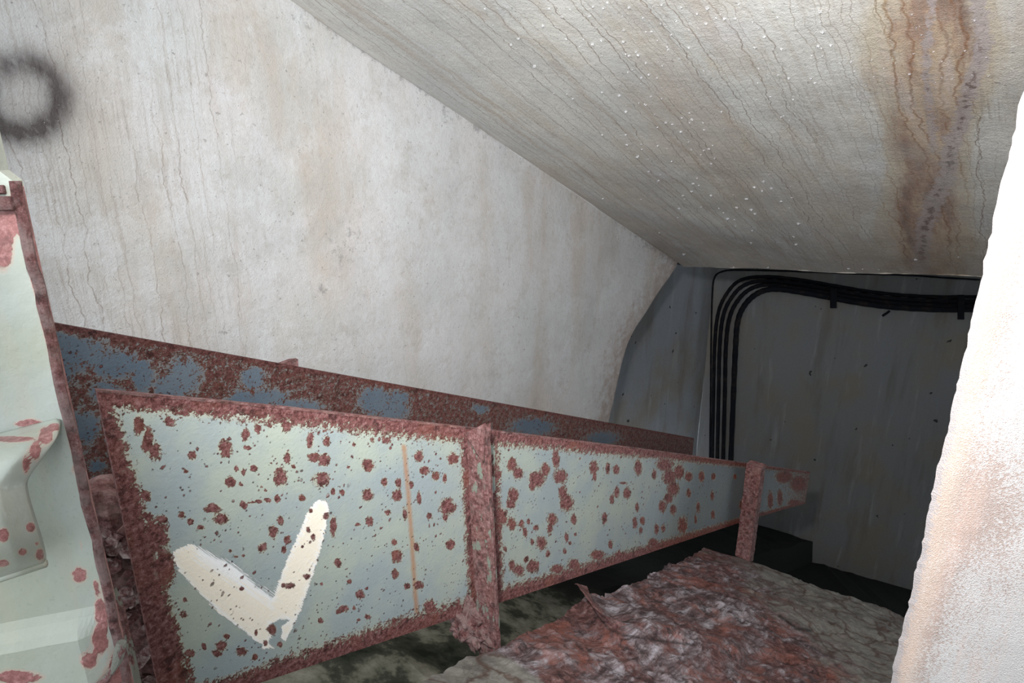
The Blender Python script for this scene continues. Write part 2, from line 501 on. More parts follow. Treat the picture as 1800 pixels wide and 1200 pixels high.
M_cable = cable_mat()
M_water = water_mat()
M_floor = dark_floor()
M_green = rust_mat('faded_green_strip', .2, (.42, .42, .36), .48)

# ------------------------------------------------------------------ reference surfaces
WD = 1.6                                                   # depth of the left wall at px 65
pw = P(510, 0, depth_at(510, 65, WD))                      # on the wall / ceiling edge
s0, TW, z0 = st(pw)
def ceil_z(s): return z0 + (s - s0) * SL
nceil = d3.cross(Y).normalized()
pl_wall = (pw, Y)
pl_ceil = (pw, nceil)
LEDGE0 = P(1315, 985, depth_at(1315, 170, .9)) - Z * .03
sl_, tl_, zl_ = st(LEDGE0)
def ledge_z(s): return zl_ + (s - sl_) * SL
def floor_z(s, t=-9):
    k = max(0, min(1, (s - 2.7) / .35)) * max(0, min(1, (1.72 - t) / .12))
    return ledge_z(s) - .62 - 1.7 * k * k * (3 - 2 * k)

def lerp_tab(tab, x):
    if x <= tab[0][0]: return tab[0][1]
    for (a, b), (c, d) in zip(tab, tab[1:]):
        if x <= c: return b + (d - b) * (x - a) / (c - a)
    return tab[-1][1]

def seg_d(px, py, a, b):
    ax, ay = a; bx, by = b
    L = (bx - ax) ** 2 + (by - ay) ** 2
    t = max(0, min(1, ((px - ax) * (bx - ax) + (py - ay) * (by - ay)) / L)) if L else 0
    return math.hypot(px - ax - t * (bx - ax), py - ay - t * (by - ay))
def poly_d(px, py, pts):
    return min(seg_d(px, py, a, b) for a, b in zip(pts, pts[1:]))
def inside(px, py, poly):
    c = False; n = len(poly); j = n - 1
    for i in range(n):
        xi, yi = poly[i]; xj, yj = poly[j]
        if (yi > py) != (yj > py) and px < (xj - xi) * (py - yi) / (yj - yi) + xi: c = not c
        j = i
    return c
def sdf(px, py, poly):
    d = poly_d(px, py, poly + [poly[0]])
    return d if inside(px, py, poly) else -d

# ------------------------------------------------------------------ left wall
endpts = [(1190, 466), (1176, 488), (1158, 512), (1140, 540), (1120, 572), (1104, 604), (1093, 640), (1083, 680), (1071, 735), (1060, 800), (1040, 930)]
tab = []
for px, py in endpts:
    w = hit(px, py, *pl_wall); s, t, z = st(w)
    tab.append((ceil_z(s) - z, s))
tab.sort()
S_END_TOP = tab[0][1]
# the wall: rows by drop below the ceiling, columns along the shaft
RW, CW = 120, 190
def wall_pt(i, j):
    b = i / (RW - 1)
    s_e0 = lerp_tab(tab, b * 2.3)
    s_start = -.9
    s = s_start + (s_e0 - s_start) * (j / (CW - 1)) ** .85
    top = ceil_z(s); bot = floor_z(s)
    drop = b * (top - bot)
    s_e = lerp_tab(tab, drop)
    s = s_start + (s_e - s_start) * (j / (CW - 1)) ** .85
    z = ceil_z(s) - drop
    # slight unevenness
    w = W(s, TW, z)
    return w + Y * (.010 * fbm(w * 1.7))
vs, fs = grid_slab(RW, CW, wall_pt, Y * .35)
ring_dark, mould, edge, strk = [], [], [], []
for v in vs:
    px, py = proj(v)
    s, t, z = st(v)
    dpt = (v - CAM).dot(fwd)
    xx = px - (py - 300) * .12
    strk.append(1. if dpt < .2 else max(.14, min(1., 1 - (xx - 330) / 170)))
    if dpt < .2:
        ring_dark.append(0); mould.append(0); edge.append(0); continue
    # dark ring: ellipse centre (42,172)
    q = math.hypot((px - 38) / 82, (py - 172) / 74)
    r = math.exp(-((q - .84) / .31) ** 2) * 1.25 + .35 * math.exp(-(q / .8) ** 4) + .18 * math.exp(-((q - 1.3) / .5) ** 2)
    if q > 2.2: r = 0
    ring_dark.append(min(1.05, r * (.72 if py > 150 else .62)))
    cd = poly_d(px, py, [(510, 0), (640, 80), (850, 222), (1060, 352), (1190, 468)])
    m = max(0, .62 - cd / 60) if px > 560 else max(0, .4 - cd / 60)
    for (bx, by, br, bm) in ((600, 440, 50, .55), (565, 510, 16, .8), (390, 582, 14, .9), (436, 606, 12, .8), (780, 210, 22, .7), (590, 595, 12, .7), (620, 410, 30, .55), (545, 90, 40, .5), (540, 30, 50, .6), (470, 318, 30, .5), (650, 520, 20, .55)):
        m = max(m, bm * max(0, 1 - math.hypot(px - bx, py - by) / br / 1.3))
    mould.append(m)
    ed = poly_d(px, py, endpts)
    edge.append(max(0, 1 - ed / 75) * .9)
wl = mesh_obj('wall_left', vs, fs, M_wall, origin=W(0, TW, floor_z(4)), attrs=dict(ring_dark=ring_dark, mould=mould, edge=edge, streak=strk), kind='structure')

# ------------------------------------------------------------------ ceiling
ea = hit(1190, 467, *pl_ceil); eb = hit(1735, 488, *pl_ceil)
sa_, ta_, _ = st(ea); sb_, tb_, _ = st(eb)
RC, CC = 430, 260
T0, T1 = TW + .0, -3.4
def ceil_pt(i, j):
    t = T0 + (T1 - T0) * i / (RC - 1)
    se = sa_ + (sb_ - sa_) * (t - ta_) / (tb_ - ta_)
    se = min(se, sa_ + 4.5)
    s = -.2 + (se + .2) * (j / (CC - 1)) ** .8
    w = W(s, t, ceil_z(s))
    if j == CC - 1: w = w - X * (.02 * abs(fbm(w * 9)))
    if i > 0: w = w + Z * (.012 * fbm(w * 1.3))
    return w
vs, fs = grid_slab(RC, CC, ceil_pt, Z * .4)
stain, crust, damp = [], [], []
crpath = [(1720, -10), (1728, 60), (1722, 110), (1700, 165), (1690, 215), (1672, 260), (1665, 310), (1645, 350), (1625, 400), (1618, 470)]
crpath2 = [(1640, -10), (1632, 60), (1628, 130), (1636, 200), (1640, 260)]
cl_ = [(1640, 0), (1645, 100), (1640, 200), (1635, 300), (1630, 400), (1625, 470)]
for v in vs:
    px, py = proj(v)
    if (v - CAM).dot(fwd) < .3:
        stain.append(0); crust.append(0); damp.append(0); continue
    cx = 1643 - 18 * py / 470
    hw = (104 - 38 * py / 470) * (1 + .18 * math.sin(py / 55))
    stain.append(max(0., min(1., 1.25 - abs(px - cx) / hw)) if abs(px - cx) < hw * 1.3 and py > -400 else 0)
    c1 = max(0, 1 - poly_d(px, py, crpath) / 26); c2 = .8 * max(0, 1 - poly_d(px, py, crpath2) / 14)
    crust.append(max(c1, c2))
    ye = 465 + (px - 1190) * .04
    damp.append(max(0, 1 - (ye - py) / 110))
ce = mesh_obj('ceiling', vs, fs, M_ceil, origin=W(0, 0, ceil_z(0)), attrs=dict(stain=stain, crust=crust, damp=damp), kind='structure')

# ------------------------------------------------------------------ floor of the shaft
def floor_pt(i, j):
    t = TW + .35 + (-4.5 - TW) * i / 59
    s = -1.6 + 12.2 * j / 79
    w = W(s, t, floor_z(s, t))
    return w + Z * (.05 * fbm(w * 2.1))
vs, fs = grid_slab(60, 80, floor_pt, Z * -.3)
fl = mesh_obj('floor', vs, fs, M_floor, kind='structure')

# ------------------------------------------------------------------ far walls
BD = 7.4
pb = P(1240, 640, BD)
bdir = Vector((1, -.12, 0)).normalized()
bn = Vector((-bdir.y, bdir.x, 0))
def flat_wall(name, a, b, ztop, zbot, thick, mat):
    n = 60
    L = b - a
    nn = Vector((-L.y, L.x, 0)).normalized()
    if nn.dot(a - CAM) < 0: nn = -nn
    def f(i, j):
        p = a + L * j / (n - 1); z = ztop + (zbot - ztop) * i / (n - 1)
        w = Vector((p.x, p.y, z))
        return w + nn * (.02 * fbm(w * 1.1))
    vs, fs = grid_slab(n, n, f, nn * thick)
    return mesh_obj(name, vs, fs, mat, rot=math.atan2(L.y, L.x) - math.pi / 2, kind='structure')
zt = CAM.z + .35
flat_wall('wall_back', Vector((pb.x, pb.y, 0)), Vector((pb.x, pb.y, 0)) + bdir * 5.2, zt, .15, .3, M_back)
pa = P(930, 640, 5.7)
flat_wall('wall_back_left', Vector((pa.x, pa.y, 0)), Vector((pb.x, pb.y, 0)), zt, .35, .3, M_back2)

# side wall out of frame and the roof of the far space, added to shut the world fill light out of it
def side_pt(i, j):
    s = -.2 + 10.8 * j / 39
    top = CAM.z + .9 if s > 2.5 else ceil_z(s) + .3
    z = top + (floor_z(s) - top) * i / 19
    return W(s, T1, z)
vs, fs = grid_slab(20, 40, side_pt, -Y * .3)
mesh_obj('wall_far_right', vs, fs, M_back, kind='structure')
zr = CAM.z + .36
p4 = [W(2.2, T1, 0), W(11, T1, 0), W(11, TW + 3, 0), W(3.6, TW + 3, 0), W(3.6, TW, 0)]
vs, fs = prism([Vector((p.x, p.y, zr)) for p in p4], Z * .25)
mesh_obj('far_enclosure_1', vs, fs, M_back, kind='structure')  # unseen roof slab over the far space
bl = [W(3.9, TW + .36, 0), W(3.9, TW + 3, 0)]
vs, fs = prism([Vector((bl[0].x, bl[0].y, .3)), Vector((bl[1].x, bl[1].y, .3)), Vector((bl[1].x, bl[1].y, zr)), Vector((bl[0].x, bl[0].y, zr))], -X * .2)
mesh_obj('far_enclosure_2', vs, fs, M_back, kind='structure')  # unseen wall closing the far space on the left
# ------------------------------------------------------------------ right pillar
pe = P(1690, 650, .95)
A = Vector((pe.x, pe.y, 0))
ptop = W(0, 0, ceil_z(st(pe)[0])).z + .1
pbot = CAM.z + floor_z(st(pe)[0]) - .05
Bp = A + Vector((.62, -.30, 0)); Cp = Bp + Vector((.35, .40, 0)); Dp = A + Vector((.50, .42, 0))
ring = []
def seg(a, b, n):
    return [a + (b - a) * k / n for k in range(n)]
front = seg(A, Bp, 60)
plan = front + seg(Bp, Cp, 2) + seg(Cp, Dp, 2) + seg(Dp, A, 6)
rows = 260
vs, fs, rim = [], [], []
np_ = len(plan)
for i in range(rows):
    z = pbot + (ptop - pbot) * i / (rows - 1)
    for k, p in enumerate(plan):
        w = Vector((p.x, p.y, z))
        dA = (p - A).length
        r = 0
        if k < 60:
            r = max(0, 1 - dA / .085)
            j = .0035 * math.exp(-dA / .02) * (mn.noise(Vector((0, 0, z * 9))) + .8 * mn.noise(Vector((3, 0, z * 30))) + .7 * mn.noise(Vector((3, 0, z * 85))))
            w = w + (Bp - A).normalized() * j
            w = w + Vector((-.3, -.62, 0)) * (.006 * fbm(w * 6)) * min(1, dA / .03)
            w = w + Vector((.3, .62, 0)) * .010 * max(0, 1 - dA / .012)
        rim.append(r); vs.append(w)
for i in range(rows - 1):
    for k in range(np_):
        k2 = (k + 1) % np_
        fs.append((i * np_ + k, i * np_ + k2, (i + 1) * np_ + k2, (i + 1) * np_ + k))
fs.append(tuple(range(np_))); fs.append(tuple((rows - 1) * np_ + k for k in range(np_)))
mesh_obj('wall_right', vs, fs, M_pillar, rot=math.atan2(-.30, .62), sm=False, attrs=dict(rim=rim), kind='structure')

# ------------------------------------------------------------------ front beam
B1D = .9
q0 = P(170, 685, B1D)
pl_b1 = (q0, Y)
def cr3(L, ox, oy, k):
    return [(ox + a / k, oy + b / k, c / k, d / k) for a, b, c, d in L]
SP1 = [(325,198,20,18),(265,310,24,34),(240,275,22,50),(205,210,20,40),(535,300,28,34),(410,330,16,18),(385,388,9,9),(615,250,15,25),(660,225,14,18),(620,298,14,8),(580,378,9,12),(605,392,11,13),(645,375,15,12),(555,430,20,20),(595,438,9,9),(748,410,24,35),(713,357,5,5),(775,335,12,24),(798,370,9,9),(862,270,13,30),(925,272,12,20),(770,215,18,25),(880,335,24,18),(915,345,22,26),(905,420,30,28),(1083,365,24,22),(1280,330,16,22),(1300,385,18,16),(1342,408,13,20),(1378,415,8,20),(1200,435,12,18),(1195,480,18,22),(1083,480,20,24),(1388,525,30,32),(1380,565,10,15),(1320,560,10,14),(1400,670,18,20),(1185,660,12,12),(1195,712,20,26),(1188,780,14,18),(1235,830,12,12),(1278,825,18,15),(1160,548,11,11),(1090,580,14,18),(1045,592,12,7),(1148,430,12,18),(950,465,10,14),(985,470,10,10),(830,490,14,12),(735,495,12,14),(700,500,16,10),(665,503,16,7),(635,508,15,7),(605,515,14,14),(490,530,28,18),(520,570,30,22),(370,557,14,14),(402,580,12,14),(290,572,26,16),(443,604,15,9),(748,575,12,16),(720,620,18,24),(678,680,16,22),(775,650,14,16),(762,690,10,14),(950,600,13,40),(925,560,12,14),(865,540,8,8),(855,612,8,10),(875,640,10,14),(833,677,5,5),(967,740,14,16),(555,693,10,8),(578,715,10,6),(605,712,6,6),(600,840,9,9),(848,793,14,12),(785,828,22,12),(760,825,8,8),(1053,860,15,18),(1012,810,10,8),(375,938,16,14),(380,880,12,10),(900,960,11,11),(905,820,6,6),(990,915,20,14),(970,925,12,10),(1030,912,7,9),(1083,945,12,9),(1048,958,8,7),(715,995,18,20),(690,1045,10,12),(747,1053,11,13),(655,1005,7,14),(520,1060,20,22),(540,1020,12,12),(598,1080,20,18),(505,1085,20,14),(455,1060,10,14),(400,1085,20,16),(650,1100,10,14),(1155,270,18,12),(1103,270,8,10),(1225,550,9,26),(1270,680,10,18),(1280,490,9,24),(1410,340,20,24),(1235,965,22,18),(1100,1010,15,14),(1185,960,8,16),(1320,910,26,30),(230,480,24,20),(235,560,20,18),(690,460,6,6),(675,447,6,6),(1010,372,6,6),(1030,285,7,9),(1250,440,8,14),(270,640,50,70),(300,760,40,80)]
SP2 = [(585,290,18,28),(588,330,8,20),(645,295,10,25),(680,300,14,20),(772,290,16,32),(840,320,10,22),(425,260,15,40),(445,330,28,30),(380,300,18,30),(345,340,35,34),(325,370,14,20),(265,315,22,25),(240,280,20,30),(470,440,28,36),(455,400,18,30),(245,410,22,34),(235,445,18,20),(500,510,12,22),(410,510,20,25),(400,545,12,30),(240,530,18,25),(280,530,12,18),(295,565,10,20),(310,520,8,12),(340,545,10,12),(365,610,22,28),(325,605,8,14),(392,655,10,14),(212,635,8,12),(470,585,8,20),(485,610,8,8),(508,573,7,8),(462,645,8,12),(185,715,10,18),(240,705,14,25),(270,725,22,25),(328,708,25,28),(300,680,12,14),(682,395,12,22),(662,425,10,20),(725,400,15,25),(710,357,14,6),(768,460,8,20),(630,505,12,24),(655,615,10,18),(758,525,10,24),(790,515,10,18),(783,555,8,14),(850,550,10,22),(878,550,8,18),(875,455,16,26),(920,470,12,22),(985,330,16,20),(1040,330,12,25),(985,400,10,18),(1025,460,8,24),(1015,510,6,20),(1090,330,10,15),(1085,410,8,20),(1088,490,8,20),(1180,330,8,12),(1210,450,12,22),(885,280,36,26),(905,330,30,32),(920,380,25,30),(900,420,20,22),(945,310,22,32),(960,535,20,36),(165,560,24,60),(190,500,34,40),(160,640,22,60),(165,430,14,30),(155,300,12,24),(150,250,12,20),(180,320,16,20),(600,660,30,22),(430,720,30,20),(500,700,26,24),(690,660,14,20),(835,610,22,20),(1330,430,12,40),(1370,420,12,36),(1390,330,40,30),(1450,360,40,40),(1430,440,30,16)]
spots = cr3(SP1, 150, 650, 2.1813) + cr3(SP2, 800, 700, 2.4)
TOPL = [(170, 686), (500, 716), (850, 755), (1120, 788), (1424, 829)]
def top_y(x): return lerp_tab(TOPL, x) if x > 170 else 686 + (x - 170) * .09
def bot_y(x): return 1062 - .334 * (x - 870) if x < 1310 else 915 - .29 * (x - 1310)
CK1 = [(330,722),(336,695),(362,676),(405,668),(470,688),(560,738),(640,798),(722,858),(728,930),(712,985),(722,1010),(700,1050),(672,1052),(600,998),(520,940),(440,862),(360,772)]
CK2 = [(868,520),(892,498),(925,500),(936,525),(930,580),(912,660),(882,760),(842,880),(806,970),(768,1040),(748,1030),(752,985),(778,960),(742,958),(708,975),(700,1040),(728,1068),(676,1070),(690,960),(716,880),(760,760),(806,650),(846,560)]
ck1 = [(150 + a / 2.1813, 650 + b / 2.1813) for a, b in CK1]
ck2 = [(150 + a / 2.1813, 650 + b / 2.1813) for a, b in CK2]
NB, MB_ = 520, 150
def b1_pt(i, j):
    # columns spaced evenly as seen along the plate, rows from top edge to bottom edge
    u = j / (NB - 1)
    xt = 170 + (1424 - 170) * u
    pt = hit(xt, top_y(xt), *pl_b1)
    # plumb line below it
    v = i / (MB_ - 1)
    lo, hi = 0., .9
    # lower edge: where the plumb line meets the traced bottom line
    for _ in range(22):
        mid = (lo + hi) / 2
        x_, y_ = proj(pt - Z * mid)
        if y_ < bot_y(x_): lo = mid
        else: hi = mid
    return pt - Z * lo * v
colcache = {}
def b1_cached(i, j):
    if j not in colcache:
        a = b1_pt(0, j); b = b1_pt(MB_ - 1, j); colcache[j] = (a, b)
    a, b = colcache[j]
    return a + (b - a) * (i / (MB_ - 1))
vs, fs = grid_slab(MB_, NB, b1_cached, Y * .009)
cellsz = 60
bins = {}
for s_ in spots:
    R = max(s_[2], s_[3]) * 1.9 + 6
    for gx in range(int((s_[0] - R) // cellsz), int((s_[0] + R) // cellsz) + 1):
        for gy in range(int((s_[1] - R) // cellsz), int((s_[1] + R) // cellsz) + 1):
            bins.setdefault((gx, gy), []).append(s_)
runl = [(710, 785), (716, 850), (724, 950), (732, 1075)]
rust, check, brush, run, stroke, dull = [], [], [], [], [], []
for v in vs:
    px, py = proj(v)
    ty, by = top_y(px), bot_y(px)
    H = by - ty
    sc1 = H / 420.
    f = -.35
    if H > 5:
        for dd, wd in ((py - ty, 34), (by - py, 36)):
            f = max(f, 1.25 - dd / (wd * min(1, sc1 * 1.15)))
    # plumb near end
    lx = 170 + (py - 686) * .282
    f = max(f, 1.15 - (px - lx) / 34)
    if px < 870:
        rx = 812 + (py - 760) * .055
        f = max(f, 1.15 - abs(px - rx - 8) / 16 if px > rx - 30 else -1)
    else:
        f = max(f, 1.1 - (px - 862 - (py - 800) * .04) / 20)
    if px > 1330: f = max(f, min(.6, -.1 + (px - 1330) / 130))
    f = min(f, 1)
    for (a, b, rx_, ry_) in bins.get((int(px // cellsz), int(py // cellsz)), ()):
        q = math.hypot((px - a) / (rx_ * 1.0), (py - b) / (ry_ * 1.0))
        if q < 2: f = max(f, min(1., .42 + (1 - q) * 1.0))
    rust.append(f)
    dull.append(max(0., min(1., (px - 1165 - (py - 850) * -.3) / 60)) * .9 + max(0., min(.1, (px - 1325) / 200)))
    if 280 < px < 600 and 860 < py < 1160:
        a = sdf(px, py, ck1); b = sdf(px, py, ck2)
        check.append(max(-1, min(1, max(a, b) / 12)))
        bd = seg_d(px, py, (360, 975), (486, 1050))
        brush.append(max(0, 1 - bd / 26) * (1 if b < 0 else 0))
    else:
        check.append(-1); brush.append(0)
    stroke.append((px - 330) * -.6 * .55 + (py - 960) * .8 * .55)
    run.append(max(0, 1 - poly_d(px, py, runl) / 8) if px > 650 and px < 780 else 0)
beam = empty('steel_beam', q0 - Z * .47)
tag(beam, 'nearer pale green steel beam eaten by red rust, white brushed tick on its side', 'beam')
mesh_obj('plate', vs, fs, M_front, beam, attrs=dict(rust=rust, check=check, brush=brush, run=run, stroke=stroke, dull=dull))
# top lip of the plate
lipa = [b1_cached(0, j) for j in range(0, NB, 4)]
nl = len(lipa)
vs = []
for p in lipa:
    jt = .0012 * fbm(p * 60)
    vs += [p - Y * (.0015 + jt) + Z * .0015, p + Y * .0095 + Z * .0015, p + Y * .0095 - Z * .002, p - Y * (.0015 + jt) - Z * (.0025 + jt)]
fs = []
for i in range(nl - 1):
    for k in range(4):
        k2 = (k + 1) % 4
        fs.append((i * 4 + k, i * 4 + k2, i * 4 + 4 + k2, i * 4 + 4 + k))
fs += [(0, 1, 2, 3), tuple((nl - 1) * 4 + k for k in range(4))]
lip = mesh_obj('top_edge', vs, fs, M_rust, beam); lip['label'] = 'rough rusted top edge'

# near stiffener bar, standing out from the plate towards us
at = hit(817, 757, *pl_b1)
Xn = X.copy()
def on_bar(px, py): return hit(px, py, at, Xn)
bar_out = [(857, 745), (858, 803), (864, 930), (871, 1062), (875, 1130), (878, 1212)]
bar_in = [(822, 758), (826, 880), (832, 980), (838, 1068), (842, 1130), (845, 1212)]
def rough_plate(pi, po, n, m, thick, amp, fr=40., nrm=None):
    """sheet between two polylines"""
    pi = catmull([Vector(p) for p in pi], n); po = catmull([Vector(p) for p in po], n)
    rows_ = len(pi)
    def f(i, j):
        w = pi[i].lerp(po[i], j / (m - 1))
        return w - nrm * amp * abs(fbm(w * fr))
    return grid_slab(rows_, m, f, nrm * thick)
pi = [on_bar(*p) for p in bar_in]; po = [on_bar(*p) for p in bar_out]
vs, fs = rough_plate(pi, po, 22, 18, .011, .003, 45, Xn)
o = mesh_obj('stiffener', vs, fs, M_rustbar, beam); o['label'] = 'rusted upright stiffener with patches of green paint, nearer end'
stf = o
# bright worn outer edge strip of the bar
po2 = catmull(po, 12)
vs, fs = tube([p - Y * .002 - X * .0 for p in po2[12:-12]], .0035, 6)
o = mesh_obj('edge_bead', vs, fs, M_rust, stf and beam)
# triangular chip on top
t0 = on_bar(822, 760); t1 = on_bar(856, 742); t2 = on_bar(857, 806)
vs, fs = prism([t0 - X * .004, t1 - X * .004, t2 - X * .012], -X * .006)
o = mesh_obj('corner_gusset', vs, fs, M_rust, beam)
# crumpled lump at the foot of the plate
lump_c = on_bar(830, 1092) - X * .012
vs, fs = [], []
nu, nv = 44, 30
for i in range(nv + 1):
    ph = math.pi * i / nv
    for k in range(nu):
        th = 2 * math.pi * k / nu
        dv = Vector((math.sin(ph) * math.cos(th), math.sin(ph) * math.sin(th), math.cos(ph)))
        w = Vector((dv.x * .036, dv.y * .056, dv.z * .056))
        w = X * w.x + Y * w.y + Z * w.z
        # slanting: wide at top, narrow below
        w = w + Y * (.016 * dv.z)
        r = 1 + .55 * fbm(dv * 2.3 + Vector((5, 0, 0)), 5) + .25 * abs(fbm(dv * 7, 3))
        vs.append(lump_c + w * r)
for i in range(nv):
    for k in range(nu):
        k2 = (k + 1) % nu
        fs.append((i * nu + k, i * nu + k2, (i + 1) * nu + k2, (i + 1) * nu + k))
M_lump = rust_mat('pink_rust_scale', .8)
o = mesh_obj('rust_scab', vs, fs, M_lump, beam); o['label'] = 'crumbling lump of pinkish rust at the plate foot'
# far post
def far_post():
    a = hit(1311, 818, *pl_b1)
    s, t, z = st(a)
    zb = ledge_z(s) + .004
    w_ = .075
    vs, fs = [], []
    n = 40
    for i in range(n + 1):
        zz = z + .012 + (zb - z - .012) * i / n
        for (ds, dt) in ((0, 0), (.055, 0), (.055, -w_), (0, -w_)):
            z1 = ledge_z(s + ds) + .004
            p = W(s + ds, t - .001 + dt, z + .012 + (z1 - z - .012) * i / n)
            vs.append(p + (X * .004 * fbm(p * 20) - Y * .004 * abs(fbm(p * 24))))
    for i in range(n):
        for k in range(4):
            k2 = (k + 1) % 4
            fs.append((i * 4 + k, i * 4 + k2, i * 4 + 4 + k2, i * 4 + 4 + k))
    fs += [(0, 1, 2, 3), tuple(n * 4 + k for k in range(4))]
    return vs, fs
vs, fs = far_post()
o = mesh_obj('post', vs, fs, M_flake_d, beam); o['label'] = 'rusted upright post standing on the ledge, farther end'

# ------------------------------------------------------------------ rear beam
B2D = 1.2
r0 = P(65, 562, B2D)
pl_b2 = (r0, Y)
N2, M2 = 260, 60
tb2 = [(20, 554), (65, 562), (525, 645), (870, 707), (1220, 770)]
def b2_pt(i, j):
    u = j / (N2 - 1)
    xt = 20 + 1200 * u
    p = hit(xt, lerp_tab(tb2, xt), *pl_b2)
    dp = (p - CAM).dot(fwd)
    h = .36 if dp < 2 else .36 - .03 * (dp - 2)
    return p - Z * h * i / (M2 - 1)
vs, fs = grid_slab(M2, N2, b2_pt, Y * .012)
rust, zero, mone, run2 = [], [], [], []
holes = [(130, 620, 60, 30), (200, 640, 50, 26), (150, 750, 26, 30), (300, 680, 30, 30), (325, 660, 30, 34), (445, 665, 22, 22), (560, 600, 10, 8), (660, 705, 30, 26), (100, 640, 40, 40), (250, 660, 20, 30), (520, 716, 50, 14), (700, 700, 20, 14), (690, 720, 30, 20), (845, 716, 14, 12), (935, 750, 40, 16), (1060, 770, 30, 12), (110, 590, 26, 16), (170, 820, 16, 12), (185, 690, 30, 20), (470, 700, 40, 16), (430, 705, 30, 20)]
for v in vs:
    px, py = proj(v)
    f = .62
    for a, b, rx_, ry_ in holes:
        q = math.hypot((px - a) / rx_, (py - b) / ry_)
        if q < 1.4: f = min(f, .12 + .5 * max(0, (q - .55) / .85))
    dtop = py - lerp_tab(tb2, px)
    f = max(f, 1.1 - dtop / (22 * (1800 - px) / 1700))
    rust.append(min(f, 1)); zero.append(0.); mone.append(-1.); run2.append(0.)
beam2 = empty('steel_beam', r0 - Z * .36)
tag(beam2, 'farther dark blue-grey rusted steel beam running along the white wall', 'beam')
mesh_obj('plate', vs, fs, M_rear, beam2, attrs=dict(rust=rust, check=mone, brush=zero, run=run2, stroke=zero))
pg = hit(515, 643, *pl_b2) + Y * .0145
g = [hit(488, 641, pg, Y), hit(512, 632, pg, Y), hit(524, 631, pg, Y), hit(525, 650, pg, Y), hit(520, 700, pg, Y), hit(495, 700, pg, Y)]
vs, fs = prism(g, Y * .012)
o = mesh_obj('stiffener', vs, fs, M_flake_d, beam2); o['label'] = 'small rusted stiffener tip above the top edge'

# ------------------------------------------------------------------ flaking post between door and beam
fd = 1.0
fa = P(150, 880, fd); 
fpX = Vector((1, .25, 0)).normalized(); fpN = Vector((fpX.y, -fpX.x, 0))
def fp(u, z): return Vector((fa.x, fa.y, 0)) + fpX * u + Z * z
ztop_ = P(190, 878, fd).z
zbot_ = CAM.z + floor_z(st(fa)[0]) - .03
post = empty('rusted_post', Vector((fa.x, fa.y, zbot_)), 0)
tag(post, 'upright post of thick flaking brown rust between green door and ticked beam', 'post')
nr_, nc_ = 90, 24
PWID = .12
def fpt(i, j):
    z = ztop_ + (zbot_ - ztop_) * i / (nr_ - 1)
    u = -.02 + (PWID + .02) * j / (nc_ - 1)
    w = fp(u, z)
    if i == 0: w = w + Z * .012 * fbm(w * 25)
    return w + fpN * (.016 * fbm(Vector((w.x * 22, w.y * 22, w.z * 14)), 5))
vs, fs = grid_slab(nr_, nc_, fpt, -fpN * .06)
mesh_obj('core', vs, fs, M_core, post, rot=0)
rng = random.Random(4)
first = None
for k in range(96):
    u = rng.uniform(-.005, PWID - .01); zz = ztop_ - .015 - rng.uniform(0, 1) ** 1.0 * .42
    frac = (ztop_ - zz) / .43
    size = rng.uniform(.007, .017) * (1 + .4 * frac)
    cpos = fp(u, zz) + fpN * rng.uniform(.012, .022)
    nsd = rng.randint(5, 8)
    tilt = Vector((rng.uniform(-.5, .5), rng.uniform(-.3, .3), rng.uniform(-.5, .8)))
    nn = (fpN + tilt * .7).normalized()
    a1 = nn.cross(Z).normalized(); a2 = nn.cross(a1)
    poly = []
    for q in range(nsd):
        th = 2 * math.pi * (q + rng.uniform(-.3, .3)) / nsd
        r = size * rng.uniform(.65, 1.2)
        poly.append(cpos + a1 * math.cos(th) * r * 1.0 + a2 * math.sin(th) * r * .75)
    vs, fs = prism(poly, -nn * rng.uniform(.002, .005))
    fo = mesh_obj('rust_flake', vs, fs, M_flake if rng.random() < .62 else M_flake_d, post, rot=rng.uniform(-3, 3))
# green strip beside the flakes, low down
vs, fs = prism([P(196, 1040, fd - .05), P(212, 1080, fd - .05), P(226, 1140, fd - .05), P(244, 1225, fd - .05), P(212, 1225, fd - .05)], Vector((0, .012, 0)))
o = mesh_obj('painted_strip', vs, fs, M_green, post, rot=0); o['label'] = 'strip with faded green paint'

# ------------------------------------------------------------------ steel door at the left
dd_ = .62
de = P(100, 660, dd_)
dX = Vector((1, .30, 0)).normalized(); dN = Vector((dX.y, -dX.x, 0))
DE = Vector((de.x, de.y, 0))
pl_d = (de, dN)
dz0 = CAM.z + floor_z(st(de)[0]) + .06; dz1 = P(0, 60, dd_).z + .35
door = empty('steel_door', Vector((DE.x, DE.y, dz0)), math.atan2(dX.y, dX.x))
tag(door, 'pale green steel door with rusty edge and scoop-shaped handle at the left', 'door')
def dpt(u, z, out=0): return DE - dX * u + Z * z + dN * out
ridge_z = hit(90, 1085, *pl_d).z
RDn, CDn = 200, 90
zE0 = hit(20, 318, *pl_d).z
def door_pt(i, j):
    z = dz1 + (dz0 - dz1) * i / (RDn - 1)
    u = .55 * (j / (CDn - 1)) ** 1.2 + (.009 if z > zE0 else 0)
    out = 0
    if z < ridge_z: out = .016 * min(1, (ridge_z - z) / .02) * min(1, u / .03)
    p = dpt(u, z, out)
    return p + dN * .0016 * fbm(p * 11)
vs, fs = grid_slab(RDn, CDn, door_pt, -dN * .02)
dsp = [(140, 1010, 14, 14), (176, 1128, 14, 20), (155, 1158, 16, 14), (30, 1190, 40, 12), (130, 830, 6, 7), (143, 957, 4, 7), (168, 1025, 5, 8), (172, 1040, 4, 5), (175, 1075, 9, 26), (183, 1090, 8, 30), (212, 1172, 20, 34), (196, 1215, 24, 30), (50, 745, 24, 8), (3, 395, 26, 34), (5, 440, 16, 30), (150, 775, 5, 30)]
rust = []
